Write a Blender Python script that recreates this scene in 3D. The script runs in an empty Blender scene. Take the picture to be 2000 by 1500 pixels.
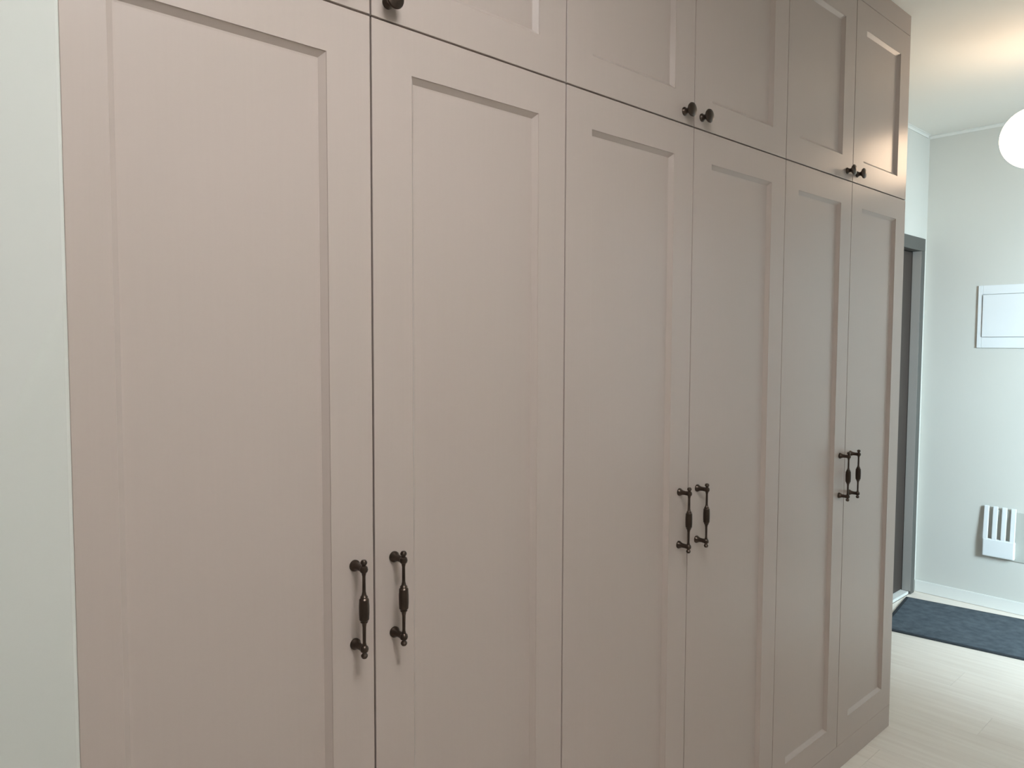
import bpy, bmesh, math, random
from mathutils import Matrix, Vector

random.seed(7)
scene = bpy.context.scene
COL = scene.collection

# ------------------------------------------------------------------ camera
F_PX = 1459.87
R = Vector((0.73622833, -0.67672455, 0.00342484))
U = Vector((0.03469023, 0.04279373, 0.99848149))
F = Vector((0.6758435, 0.73499155, -0.05498168))
cam_d = bpy.data.cameras.new('camera')
cam_d.sensor_fit = 'HORIZONTAL'
cam_d.sensor_width = 36.0
cam_d.lens = F_PX / 2000.0 * 36.0
cam_d.clip_start = 0.02
cam = bpy.data.objects.new('camera', cam_d)
COL.objects.link(cam)
m = Matrix((R, U, -F)).transposed().to_4x4()
m.translation = Vector((-0.2196, -1.0948, 1.4913))
cam.matrix_world = m
scene.camera = cam

# ------------------------------------------------------------------ world, light, exposure
world = bpy.data.worlds.new('sky')
scene.world = world
world.use_nodes = True
wn = world.node_tree.nodes
wn['Background'].inputs['Color'].default_value = (0.86, 0.92, 1.0, 1)
wn['Background'].inputs['Strength'].default_value = 0.8

# unseen window added facing the wardrobe, to let fill light in
FILL_X0, FILL_X1, FILL_Z0, FILL_Z1 = 2.95, 4.10, 0.70, 2.30
YO = -1.75           # wall facing the wardrobe
XR = -2.40           # rear wall
def area(name, loc, target, sx, sy, power, color):
    l = bpy.data.lights.new(name, 'AREA')
    l.shape = 'RECTANGLE'; l.size = sx; l.size_y = sy; l.energy = power; l.color = color
    o = bpy.data.objects.new(name, l); COL.objects.link(o)
    o.location = loc
    o.rotation_euler = (Vector(target) - Vector(loc)).to_track_quat('-Z', 'Y').to_euler()
    return o
# added area light, aimed through that window at the end wall
area('window_fill', (2.45, -2.85, 2.08), (4.6, -0.15, 0.85), 1.3, 1.3, 570.0, (0.675, 0.885, 1.0))

LAMP_STRENGTH = 11.8
FILL_PANEL_STRENGTH = 30.8
vs = scene.view_settings
vs.view_transform = 'Standard'
vs.look = 'None'
vs.gamma = 1.0
vs.use_curve_mapping = False
vs.exposure = 0.06

# ------------------------------------------------------------------ dimensions (metres)
H = 2.708            # ceiling
XE = 4.600           # end wall
YW = 0.530           # wall the wardrobe stands against
PIER_X, PIER_Y = 0.006, -0.030

# ------------------------------------------------------------------ helpers
def srgb(r, g, b):
    def c(v):
        v /= 255.0
        return v / 12.92 if v <= 0.04045 else ((v + 0.055) / 1.055) ** 2.4
    return (c(r), c(g), c(b), 1.0)

def material(name, color, rough=0.5, metallic=0.0, vary=0.0, scale=(1, 1, 1), nscale=6.0,
             bump=0.0, color2=None, per_object=0.0, coat=0.0, detail=4.0, spec=0.5):
    mt = bpy.data.materials.new(name)
    mt.use_nodes = True
    nt = mt.node_tree
    b = nt.nodes['Principled BSDF']
    b.inputs['Roughness'].default_value = rough
    b.inputs['Metallic'].default_value = metallic
    b.inputs['Specular IOR Level'].default_value = spec
    b.inputs['Coat Weight'].default_value = coat
    tc = nt.nodes.new('ShaderNodeTexCoord')
    mp = nt.nodes.new('ShaderNodeMapping')
    mp.inputs['Scale'].default_value = scale
    nz = nt.nodes.new('ShaderNodeTexNoise')
    nz.inputs['Scale'].default_value = nscale
    nz.inputs['Detail'].default_value = detail
    nt.links.new(tc.outputs['Object'], mp.inputs['Vector'])
    if per_object:
        oi = nt.nodes.new('ShaderNodeObjectInfo')
        vm = nt.nodes.new('ShaderNodeVectorMath'); vm.operation = 'SCALE'
        vm.inputs[0].default_value = (13.0, 29.0, 7.0)
        nt.links.new(oi.outputs['Random'], vm.inputs['Scale'])
        nt.links.new(vm.outputs['Vector'], mp.inputs['Location'])
    nt.links.new(mp.outputs['Vector'], nz.inputs['Vector'])
    c1 = color
    c2 = color2 or tuple([x * (1 - vary) for x in color[:3]] + [1])
    rp = nt.nodes.new('ShaderNodeValToRGB')
    rp.color_ramp.elements[0].position = 0.3; rp.color_ramp.elements[0].color = c2
    rp.color_ramp.elements[1].position = 0.7; rp.color_ramp.elements[1].color = c1
    nt.links.new(nz.outputs['Fac'], rp.inputs['Fac'])
    out = rp.outputs['Color']
    if per_object:
        hs = nt.nodes.new('ShaderNodeHueSaturation')
        mr = nt.nodes.new('ShaderNodeMapRange')
        mr.inputs['To Min'].default_value = 1 - per_object
        mr.inputs['To Max'].default_value = 1 + per_object
        nt.links.new(oi.outputs['Random'], mr.inputs['Value'])
        nt.links.new(mr.outputs['Result'], hs.inputs['Value'])
        nt.links.new(out, hs.inputs['Color'])
        out = hs.outputs['Color']
    nt.links.new(out, b.inputs['Base Color'])
    if bump:
        bp = nt.nodes.new('ShaderNodeBump')
        bp.inputs['Strength'].default_value = 1.0
        bp.inputs['Distance'].default_value = bump
        nt.links.new(nz.outputs['Fac'], bp.inputs['Height'])
        nt.links.new(bp.outputs['Normal'], b.inputs['Normal'])
    return mt

M = {}
M['foil'] = material('taupe_foil', srgb(180, 165, 156), 0.29, vary=0.012, scale=(20, 20, 0.5), nscale=9.0, bump=0.00006, detail=5, spec=0.18)
M['carcass'] = material('taupe_board', srgb(172, 158, 148), 0.55, vary=0.03, scale=(6, 6, 0.4), nscale=8.0)
M['bronze'] = material('dark_bronze', srgb(78, 66, 58), 0.34, metallic=0.85, vary=0.25, nscale=60)
M['wall'] = material('wall_paint', srgb(199, 198, 191), 0.85, vary=0.02, nscale=3.0, bump=0.0002)
M['ceiling'] = material('ceiling_paint', srgb(228, 225, 218), 0.9, vary=0.015, nscale=2.0)
M['trim'] = material('white_trim', srgb(216, 216, 211), 0.55, vary=0.01)
M['plank'] = material('pale_oak_laminate', srgb(232, 223, 212), 0.42, color2=srgb(222, 211, 199), scale=(9, 0.55, 1), nscale=5.0, per_object=0.025, detail=7, bump=0.0001)
M['subfloor'] = material('subfloor', srgb(150, 138, 124), 0.8, vary=0.1)
M['mat_pile'] = material('slate_mat_pile', srgb(80, 90, 98), 0.95, color2=srgb(58, 67, 75), nscale=26, bump=0.002, detail=6)
M['mat_edge'] = material('black_rubber', srgb(40, 46, 52), 0.8, vary=0.2, nscale=40)
M['steel_frame'] = material('grey_steel_paint', srgb(80, 79, 75), 0.5, vary=0.06, nscale=5)
M['leaf'] = material('dark_brown_door', srgb(58, 48, 43), 0.5, vary=0.2, scale=(8, 8, .5), nscale=6)
M['lining'] = material('pale_grey_lining', srgb(150, 146, 141), 0.5, vary=0.04)
M['plastic'] = material('white_plastic', srgb(220, 223, 224), 0.35, vary=0.01)
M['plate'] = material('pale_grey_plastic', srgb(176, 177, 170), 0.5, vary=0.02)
M['steel'] = material('brushed_steel', srgb(170, 168, 164), 0.35, metallic=0.9, vary=0.1, nscale=30)

def emissive(name, color, strength):
    mt = bpy.data.materials.new(name); mt.use_nodes = True
    nt = mt.node_tree; b = nt.nodes['Principled BSDF']
    b.inputs['Base Color'].default_value = (0.9, 0.88, 0.85, 1)
    b.inputs['Roughness'].default_value = 0.25
    b.inputs['Emission Color'].default_value = color
    b.inputs['Emission Strength'].default_value = strength
    # faint opal mottling so the glass is not a flat value
    tc = nt.nodes.new('ShaderNodeTexCoord'); nz = nt.nodes.new('ShaderNodeTexNoise')
    nz.inputs['Scale'].default_value = 4.0
    rp = nt.nodes.new('ShaderNodeMapRange'); rp.inputs['To Min'].default_value = strength * .96; rp.inputs['To Max'].default_value = strength * 1.04
    nt.links.new(tc.outputs['Object'], nz.inputs['Vector']); nt.links.new(nz.outputs['Fac'], rp.inputs['Value'])
    nt.links.new(rp.outputs['Result'], b.inputs['Emission Strength'])
    return mt
M['fill_diffuser'] = emissive('fill_panel_glow', (0.93, 0.96, 0.98, 1), FILL_PANEL_STRENGTH)  # glow of the added ceiling fill panel
M['opal'] = emissive('lit_opal_glass', (1.0, 0.74, 0.52, 1), LAMP_STRENGTH)

def pane_material():
    mt = bpy.data.materials.new('fill_window_glass'); mt.use_nodes = True
    nt = mt.node_tree
    for n in list(nt.nodes):
        if n.type != 'OUTPUT_MATERIAL': nt.nodes.remove(n)
    out = [n for n in nt.nodes if n.type == 'OUTPUT_MATERIAL'][0]
    tr = nt.nodes.new('ShaderNodeBsdfTransparent'); gl = nt.nodes.new('ShaderNodeBsdfGlossy')
    gl.inputs['Roughness'].default_value = 0.02
    mx = nt.nodes.new('ShaderNodeMixShader'); mx.inputs[0].default_value = 0.06
    nt.links.new(tr.outputs[0], mx.inputs[1]); nt.links.new(gl.outputs[0], mx.inputs[2])
    nt.links.new(mx.outputs[0], out.inputs['Surface'])
    return mt
M['glass'] = pane_material()

def link(name, bm, mat, parent=None, loc=(0, 0, 0), smooth=False, rot=None):
    me = bpy.data.meshes.new(name)
    bmesh.ops.recalc_face_normals(bm, faces=bm.faces)
    bm.to_mesh(me); bm.free()
    me.materials.append(mat)
    if smooth:
        for p in me.polygons: p.use_smooth = True
        me.set_sharp_from_angle(angle=math.radians(40))
    o = bpy.data.objects.new(name, me); COL.objects.link(o)
    o.location = loc
    if rot: o.rotation_euler = rot
    if parent: o.parent = parent
    return o

def box(bm, x0, x1, y0, y1, z0, z1, bevel=0.0):
    tmp = bmesh.new()
    vsx = [tmp.verts.new((x, y, z)) for x in (x0, x1) for y in (y0, y1) for z in (z0, z1)]
    for f in ((0, 1, 3, 2), (4, 6, 7, 5), (0, 4, 5, 1), (2, 3, 7, 6), (0, 2, 6, 4), (1, 5, 7, 3)):
        tmp.faces.new([vsx[i] for i in f])
    bmesh.ops.recalc_face_normals(tmp, faces=tmp.faces)
    if bevel:
        bmesh.ops.bevel(tmp, geom=list(tmp.edges), offset=bevel, segments=2, profile=0.5, affect='EDGES')
    me = bpy.data.meshes.new('tmp'); tmp.to_mesh(me); tmp.free()
    bm.from_mesh(me); bpy.data.meshes.remove(me)
    return bm

def boxes(*bs, bevel=0.0):
    bm = bmesh.new()
    for b in bs: box(bm, *b, bevel=bevel)
    return bm

def lathe(bm, prof, n=20, mat=Matrix.Identity(4)):
    """prof: (radius, height) about local z; closed with caps"""
    rings = []
    for r, h in prof:
        if r < 1e-6:
            rings.append([bm.verts.new(mat @ Vector((0, 0, h)))])
        else:
            rings.append([bm.verts.new(mat @ Vector((r * math.cos(2 * math.pi * i / n), r * math.sin(2 * math.pi * i / n), h))) for i in range(n)])
    for a, b in zip(rings, rings[1:]):
        for i in range(n):
            j = (i + 1) % n
            if len(a) == 1 and len(b) == 1: continue
            if len(a) == 1: bm.faces.new((a[0], b[i], b[j]))
            elif len(b) == 1: bm.faces.new((a[i], b[0], a[j]))
            else: bm.faces.new((a[i], b[i], b[j], a[j]))
    for ring in (rings[0], rings[-1]):
        if len(ring) > 2: bm.faces.new(ring)
    return bm

def tag(o, label=None, cat=None, group=None, kind=None):
    if label: o['label'] = label
    if cat: o['category'] = cat
    if group: o['group'] = group
    if kind: o['kind'] = kind
    return o

def empty(name, loc, label, cat, group=None, kind=None):
    o = bpy.data.objects.new(name, None); COL.objects.link(o)
    o.location = loc
    o.empty_display_size = 0.1
    return tag(o, label, cat, group, kind)

# ------------------------------------------------------------------ the setting
T = 0.12
tag(link('floor', boxes((XR - T, XE + T, YO - T, YW + T, -0.12, -0.010)), M['subfloor']),
    'floor of pale oak laminate planks laid across the hallway', 'floor', kind='structure')
floor = bpy.data.objects['floor']
PW, PL, G = 0.192, 1.285, 0.0005
plank_me = {}
def plank_mesh(length, width):
    k = (round(length, 3), round(width, 3))
    if k not in plank_me:
        bm = boxes((0, width - G, 0, length - G, -0.0098, 0.0), bevel=0.0003)
        me = bpy.data.meshes.new('plank'); bm.to_mesh(me); bm.free(); me.materials.append(M['plank'])
        plank_me[k] = me
    return plank_me[k]
nx = 0
x = XR
while x < XE - 0.01:
    w = min(PW, XE - x)
    y = YO
    first = [0.42, 1.285, 0.86, 0.21, 1.07][nx % 5]
    L = first
    while y < YW - 0.005:
        L = min(L, YW - y)
        o = bpy.data.objects.new('plank', plank_mesh(L, w)); COL.objects.link(o)
        o.location = (x, y, 0.0); o.parent = floor
        y += L; L = PL
    x += PW; nx += 1

tag(link('ceiling', boxes((XR - T, XE + T, YO - T, YW + T, H, H + 0.12)), M['ceiling']),
    'plain white painted ceiling above the hallway', 'ceiling', kind='structure')
tag(link('wall_left', boxes((XR, PIER_X, PIER_Y, YW, 0.0, H), bevel=0.005), M['wall']),
    'pale off-white wall at the left edge, beside the wardrobe', 'wall', kind='structure')
# wall behind the wardrobe, with the opening of the entrance door
DX0, DX1, DZ1 = 3.64, 4.556, 2.108
tag(link('wall_back', boxes((PIER_X, DX0, YW, YW + T, 0, H), (DX1, XE, YW, YW + T, 0, H), (DX0, DX1, YW, YW + T, DZ1, H)), M['wall']),
    'narrow strip of pale wall above and beside the dark door frame', 'wall', kind='structure')
tag(link('wall_end', boxes((XE, XE + T, YO, YW + T, 0, H)), M['wall']),
    'pale end wall carrying the white panel cover, beyond the wardrobe', 'wall', kind='structure')
tag(link('wall_right', boxes((XR - T, FILL_X0, YO - T, YO, 0, H), (FILL_X1, XE + T, YO - T, YO, 0, H),
                             (FILL_X0, FILL_X1, YO - T, YO, 0, FILL_Z0), (FILL_X0, FILL_X1, YO - T, YO, FILL_Z1, H)), M['wall']),
    'pale wall with an added window facing the wardrobe, out of the picture', 'wall', kind='structure')
tag(link('wall_rear', boxes((XR - T, XR, YO, YW + T, 0, H)), M['wall']),
    'pale wall at the rear of the hallway, out of the picture', 'wall', kind='structure')
w1 = empty('fill_window_1', (0, YO - 0.06, 0), 'white framed window added to light the end wall, out of the picture', 'window', kind='structure')
fw = 0.05
xm = (FILL_X0 + FILL_X1) / 2
link('fill_window_frame', boxes((FILL_X0, FILL_X1, -.03, .03, FILL_Z0, FILL_Z0 + fw), (FILL_X0, FILL_X1, -.03, .03, FILL_Z1 - fw, FILL_Z1),
                           (FILL_X0, FILL_X0 + fw, -.03, .03, FILL_Z0 + fw, FILL_Z1 - fw), (FILL_X1 - fw, FILL_X1, -.03, .03, FILL_Z0 + fw, FILL_Z1 - fw),
                           (xm - .03, xm + .03, -.03, .03, FILL_Z0 + fw, FILL_Z1 - fw)), M['trim'], w1)
for a, b in ((FILL_X0 + fw, xm - .03), (xm + .03, FILL_X1 - fw)):
    link('pane', boxes((a, b, -.004, .004, FILL_Z0 + fw, FILL_Z1 - fw)), M['glass'], w1)

# cove mouldings under the ceiling (quarter-hollow profile extruded along the wall)
def cove(name, length, mat, loc, rotz, label):
    bm = bmesh.new()
    s = 0.017
    prof = [(0, 0), (0, -s)]
    for i in range(7):
        a = math.radians(90 * i / 6)
        prof.append((s - (s - .004) * math.cos(a), -s + (s - .004) * math.sin(a)))
    prof.append((s, 0))
    ends = []
    for xx in (0, length):
        ends.append([bm.verts.new((xx, -d, z)) for d, z in prof])
    n = len(prof)
    for i in range(n):
        j = (i + 1) % n
        bm.faces.new((ends[0][i], ends[0][j], ends[1][j], ends[1][i]))
    bm.faces.new(ends[0]); bm.faces.new(ends[1])
    o = link(name, bm, mat, loc=loc, rot=(0, 0, rotz))
    return tag(o, label, 'moulding', kind='structure')
cove('trim_1', YW - YO - 0.002, M['trim'], (XE - .0005, YW - .001, H - .0005), -math.pi / 2, 'thin white cove moulding where the end wall meets the ceiling')
cove('trim_2', XE - 2.802 - 0.04, M['trim'], (2.802, YW - .0005, H - .0005), 0, 'thin white cove moulding above the dark door frame')
tag(link('baseboard_end', boxes((XE - 0.014, XE - 0.0005, YO + .002, YW - .002, 0.001, 0.070), bevel=0.002), M['trim']),
    'low white baseboard along the end wall behind the mat', 'baseboard', kind='structure')

# entrance door in the wall beyond the wardrobe
d1 = empty('door_1', ((DX0 + DX1) / 2, YW, 0), 'dark entrance door in a grey steel frame, just past the wardrobe', 'door', kind='structure')
cx = (DX0 + DX1) / 2
fr = 0.056
hx = (DX1 - DX0) / 2 - 0.001
link('door_frame', boxes((-hx, hx, -0.010, 0.11, DZ1 - 0.075, DZ1 - .001),
                         (-hx, -hx + fr, -0.010, 0.11, 0.002, DZ1 - 0.075), (hx - fr, hx, -0.010, 0.11, 0.002, DZ1 - 0.075), bevel=0.002),
     M['steel_frame'], d1)
leaf = link('door_leaf', boxes((-hx + fr + .003, hx - fr - .003, 0.040, 0.09, 0.022, DZ1 - 0.079), bevel=0.002), M['leaf'], d1)
link('raised_panel', boxes((-hx + fr + .13, hx - fr - .13, 0.033, 0.042, 0.16, 0.95), bevel=0.004), M['leaf'], leaf)
link('raised_panel', boxes((-hx + fr + .13, hx - fr - .13, 0.033, 0.042, 1.13, 1.88), bevel=0.004), M['leaf'], leaf)
bm = bmesh.new()
lathe(bm, [(0.024, 0), (0.024, .008), (0.009, .010), (0.009, .045)], 16, Matrix.Translation((-hx + fr + .075, .040, 1.03)) @ Matrix.Rotation(math.pi / 2, 4, 'X'))
box(bm, -hx + fr + .066, -hx + fr + .19, -.010, .002, 1.02, 1.04, bevel=.004)
link('door_handle', bm, M['steel'], leaf, smooth=True)
for a, b in ((-hx + fr + .0005, -hx + fr + .0025), (hx - fr - .0025, hx - fr - .0005)):
    tag(link('jamb_lining', boxes((a, b, -.009, .038, .02, DZ1 - .076)), M['lining'], d1), 'pale grey strip lining the frame')
link('threshold', boxes((-hx + fr + .001, hx - fr - .001, 0.001, 0.10, 0.001, 0.018), bevel=0.002), M['trim'], d1)

# ------------------------------------------------------------------ wardrobe
EDGE = [0.0105, 0.466, 0.938, 1.404, 1.876, 2.330, 2.796]
Z_PL, Z_GAP, Z_UP = 0.088, 2.032, 2.634
GAP = 0.0034
TH = 0.019
def ring_mesh(w, h, il, ir, ib, it):
    """milled door slab: eased outer edge, flat frame, stepped bevel down to the field"""
    bm = bmesh.new()
    def loop(l, r, b, t, y):
        return [bm.verts.new(c) for c in ((l, y, b), (w - r, y, b), (w - r, y, h - t), (l, y, h - t))]
    e = 0.0007
    loops = [loop(0, 0, 0, 0, TH), loop(0, 0, 0, 0, e), loop(e, e, e, e, 0.0)]
    for d, y in ((0, 0), (.0006, .0016), (.0100, .0104), (.0130, .0108)):
        loops.append(loop(il + d, ir + d, ib + d, it + d, y))
    for a, b in zip(loops, loops[1:]):
        for i in range(4):
            j = (i + 1) % 4
            bm.faces.new((a[i], a[j], b[j], b[i]))
    # inner wall and back
    inner = loop(il + .0130, ir + .0130, ib + .0130, it + .0130, TH)
    a = loops[-1]
    for i in range(4):
        j = (i + 1) % 4
        bm.faces.new((a[i], a[j], inner[j], inner[i]))
        bm.faces.new((inner[i], inner[j], loops[0][j], loops[0][i]))
    return bm

def handle_mesh():
    bm = bmesh.new()
    off = 0.030
    bar = Matrix.Translation((0, -off, 0))
    half = [(0.0, .0840), (.0036, .0832), (.0056, .0805), (.0058, .0780), (.0040, .0752), (.0034, .0735),
            (.0062, .0715), (.0072, .0675), (.0062, .0635), (.0040, .0615),
            (.0028, .0560), (.0030, .0300), (.0042, .0240), (.0064, .0215), (.0062, .0195), (.0082, .0170), (.0088, .0060)]
    prof = half + [(r, -z) for r, z in reversed(half)]
    lathe(bm, prof, 16, bar)
    for s in (1, -1):
        post = Matrix.Translation((0, 0.0, s * 0.0675)) @ Matrix.Rotation(math.pi / 2, 4, 'X')
        lathe(bm, [(.0098, 0.0), (.0098, .003), (.0080, .0055), (.0058, .011), (.0054, .020), (.0064, off)], 16, post)
    return bm
def knob_mesh():
    bm = bmesh.new()
    lathe(bm, [(.0105, 0), (.0105, .0025), (.0075, .005), (.0062, .009), (.0070, .0135), (.0110, .018), (.0160, .0205),
               (.0172, .0235), (.0160, .0260), (.0110, .0282), (.0050, .0292), (0, .0295)], 24, Matrix.Rotation(math.pi / 2, 4, 'X'))
    return bm
def share(bm, mat):
    me = bpy.data.meshes.new('fitting'); bmesh.ops.recalc_face_normals(bm, faces=bm.faces); bm.to_mesh(me); bm.free()
    me.materials.append(mat)
    for p in me.polygons: p.use_smooth = True
    me.set_sharp_from_angle(angle=math.radians(35))
    return me
HANDLE_ME, KNOB_ME = share(handle_mesh(), M['bronze']), share(knob_mesh(), M['bronze'])

def add_door(root, xa, xb, za, zb, il, ir, ib, it, fit, fx, fz):
    """root-relative coordinates; front face at y = 0"""
    rx = root.location.x; rz = root.location.z
    w, h = xb - xa, zb - za
    d = link('door', ring_mesh(w, h, il, ir, ib, it), M['foil'], root, (xa - rx, 0, za - rz))
    p = link('panel', boxes((il + .0130, w - ir - .0130, .0108, TH - .001, ib + .0130, h - it - .0130)), M['foil'], d)
    o = bpy.data.objects.new('handle' if fit == 'handle' else 'knob', HANDLE_ME if fit == 'handle' else KNOB_ME)
    COL.objects.link(o); o.parent = d; o.location = (fx - xa, 0.0, fz - za)
    o['label'] = 'dark bronze bar handle with a swollen middle' if fit == 'handle' else 'dark bronze mushroom knob'
    return d

def carcass(root, x0, x1, z0, z1, y0, y1, shelves):
    rx, rz = root.location.x, root.location.z
    t = 0.016
    b = [(x0 - rx, x0 - rx + t, y0, y1, z0 - rz, z1 - rz), (x1 - rx - t, x1 - rx, y0, y1, z0 - rz, z1 - rz),
         (x0 - rx + t, x1 - rx - t, y0, y1, z0 - rz, z0 - rz + t), (x0 - rx + t, x1 - rx - t, y0, y1, z1 - rz - t, z1 - rz),
         (x0 - rx + t, x1 - rx - t, y1 - .006, y1, z0 - rz + t, z1 - rz - t)]
    mid = (x0 + x1) / 2 - rx
    b.append((mid - t / 2, mid + t / 2, y0, y1 - .006, z0 - rz + t, z1 - rz - t))
    link('carcass', boxes(*b), M['carcass'], root)
    for s in shelves:
        link('shelf', boxes((x0 - rx + t, mid - t / 2, y0 + .02, y1 - .006, s - rz, s - rz + t), (mid + t / 2, x1 - rx - t, y0 + .02, y1 - .006, s - rz, s - rz + t)), M['carcass'], root)

CY0, CY1 = TH + 0.002, YW - 0.012
names_low = ['tall taupe wardrobe cabinet beside the pale wall, nearest the viewer',
             'tall taupe wardrobe cabinet in the middle of the row of three',
             'tall taupe wardrobe cabinet beside the floor mat, farthest from the viewer']
names_up = ['taupe top cabinet nearest the viewer, its single visible knob cut by the top edge',
            'taupe top cabinet in the middle, over the second pair of tall doors',
            'taupe top cabinet beside the round lamp, with bright lamplight on its door']
ST = 0.080
for k in range(3):
    a, mid, b = EDGE[2 * k], EDGE[2 * k + 1], EDGE[2 * k + 2]
    g = GAP / 2
    x0, x1 = a + .0005, b - .0005
    if k == 0: x0 = a - .0015
    low = empty('wardrobe_cabinet', ((a + b) / 2, 0, 0), names_low[k], 'wardrobe', 'tall cabinets of the built-in wardrobe')
    carcass(low, x0, x1, Z_PL + .004, Z_GAP - .002, CY0, CY1, (0.5, 1.75))
    lft = 0.0545 if k == 0 else ST
    rgt = 0.078
    add_door(low, a + (.0010 if k == 0 else g), mid - g, Z_PL + .0004, Z_GAP - GAP / 2, lft, ST, .084, .077, 'handle', mid - .039, 1.0475)
    add_door(low, mid + g, b - (g if k < 2 else 0), Z_PL + .0004, Z_GAP - GAP / 2, ST, rgt if k < 2 else .086, .084, .077, 'handle', mid + .040, 1.0475)
    up = empty('top_cabinet', ((a + b) / 2, 0, Z_GAP), names_up[k], 'cabinet', 'top cabinets of the built-in wardrobe')
    carcass(up, x0, x1, Z_GAP + .001, Z_UP - .001, CY0, CY1, ())
    add_door(up, a + (.0010 if k == 0 else g), mid - g, Z_GAP + GAP / 2, Z_UP - .001, lft, ST, .075, .084, 'knob', mid - (.060 if k == 0 else .043), 2.071 if k == 0 else 2.062)
    add_door(up, mid + g, b - (g if k < 2 else 0), Z_GAP + GAP / 2, Z_UP - .001, ST, rgt if k < 2 else .086, .075, .084, 'knob', mid + .033, 2.062)
tag(link('filler_strip', boxes((PIER_X + .003, EDGE[6], 0.000, TH, Z_UP + .0008, H - .001), (PIER_X + .003, EDGE[6], TH, CY1, Z_UP + .001, Z_UP + .017), bevel=.001), M['foil']),
    'long taupe filler strip closing the gap between top cabinets and ceiling', 'strip')
tag(link('plinth', boxes((PIER_X + .003, EDGE[6], 0.0, TH, 0.001, Z_PL - .0002), (PIER_X + .003, EDGE[6], CY1 - .02, CY1, 0.001, Z_PL - .0002), bevel=.0005), M['foil']),
    'low taupe plinth along the floor under the wardrobe doors', 'plinth')

# ------------------------------------------------------------------ pendant lamps
def pendant(loc, label):
    x, y, z = loc
    root = empty('pendant_lamp', (x, y, H), label, 'lamp')
    r = 0.121
    top = H - z
    bm = bmesh.new()
    bmesh.ops.create_uvsphere(bm, u_segments=48, v_segments=28, radius=r)
    link('globe', bm, M['opal'], root, (0, 0, -top), smooth=True)
    bm = bmesh.new()
    lathe(bm, [(.024, r - .012), (.025, r + .015), (.020, r + .028), (.008, r + .05), (.004, r + .052)], 24)
    link('lamp_cap', bm, M['steel'], root, (0, 0, -top), smooth=True)
    bm = bmesh.new(); lathe(bm, [(.003, -top + r + .05), (.003, -.024)], 10)
    link('cord', bm, M['mat_edge'], root, smooth=True)
    bm = bmesh.new(); lathe(bm, [(.01, -.022), (.024, -.020), (.028, -.002), (.028, -.0005)], 28)
    link('ceiling_canopy', bm, M['steel'], root, smooth=True)
    return root
pendant((3.41, -0.262, 2.327), 'glowing white globe lamp cut by the right edge, before the end wall')

# unseen glowing panel added on the ceiling to light the near doors
PANEL_X, PANEL_Y, PANEL_S = 0.22, -1.10, 0.30
pl = empty('ceiling_fill_panel', (PANEL_X, PANEL_Y, H), 'square flush white panel added to light the near doors, outside the picture', 'lamp')
link('fill_panel_frame', boxes((-PANEL_S, PANEL_S, -PANEL_S, -PANEL_S + .02, -.022, -.0005), (-PANEL_S, PANEL_S, PANEL_S - .02, PANEL_S, -.022, -.0005),
                          (-PANEL_S, -PANEL_S + .02, -PANEL_S + .02, PANEL_S - .02, -.022, -.0005), (PANEL_S - .02, PANEL_S, -PANEL_S + .02, PANEL_S - .02, -.022, -.0005), bevel=.002), M['trim'], pl)
link('fill_diffuser', boxes((-PANEL_S + .02, PANEL_S - .02, -PANEL_S + .02, PANEL_S - .02, -.019, -.0008)), M['fill_diffuser'], pl)

# ------------------------------------------------------------------ floor mat
mroot = empty('floor_mat', (4.165, 0.135, 0.0), 'dark slate-blue mat on the pale floor below the end wall', 'mat')
mroot.rotation_euler = (0, 0, math.radians(8.5))
mw, ml, e = 0.31, 0.340, 0.016
link('pile', boxes((-mw + e, mw - e, -ml + e, ml - e, 0.0005, 0.010), bevel=.002), M['mat_pile'], mroot)
link('edging', boxes((-mw, -mw + e, -ml, ml, 0.0005, 0.008), (mw - e, mw, -ml, ml, 0.0005, 0.008),
                     (-mw + e, mw - e, -ml, -ml + e, 0.0005, 0.008), (-mw + e, mw - e, ml - e, ml, 0.0005, 0.008), bevel=.002), M['mat_edge'], mroot)

# ------------------------------------------------------------------ fuse box cover on the end wall
fb = empty('fuse_box', (XE, 0.05, 1.472), 'white flush fuse box cover on the end wall, cut by the right edge', 'fuse box')
hw, hh = 0.198, 0.35
link('frame', boxes((-.009, -.0005, -hw, -hw + .022, 0, hh), (-.009, -.0005, hw - .022, hw, 0, hh),
                    (-.009, -.0005, -hw + .022, hw - .022, 0, .060), (-.009, -.0005, -hw + .022, hw - .022, hh - .05, hh), bevel=.002), M['plastic'], fb)
dr = link('cover_door', boxes((-.014, -.003, -hw + .024, hw - .024, .062, hh - .052), bevel=.003), M['plastic'], fb)
link('latch', boxes((-.018, -.0135, -hw + .036, -hw + .050, .14, .18), bevel=.002), M['plate'], dr)

# ------------------------------------------------------------------ white device with four upright blades
rt = empty('wall_router', (XE, 0.098, 0.30), 'small white box with four upright blades, low on the end wall', 'router')
link('body', boxes((-.032, -.0065, -.078, .078, 0.0, .100), bevel=.006), M['plastic'], rt)
for i in range(4):
    y = .066 - i * .0435
    bm = boxes((-.004, .004, -.0125, .0125, 0, .190), bevel=.003)
    o = link('antenna', bm, M['plastic'], rt, (-.026, y, .095), rot=(0, math.radians(4), 0))
tag(link('grey_wall_patch', boxes((XE - .006, XE - .0005, -.16, .145, .29, .565), bevel=.002), M['plate']),
    'flat pale grey patch added on the end wall behind the four-bladed white box', 'plate')  # thin slab added to fill in the grey area beside the box
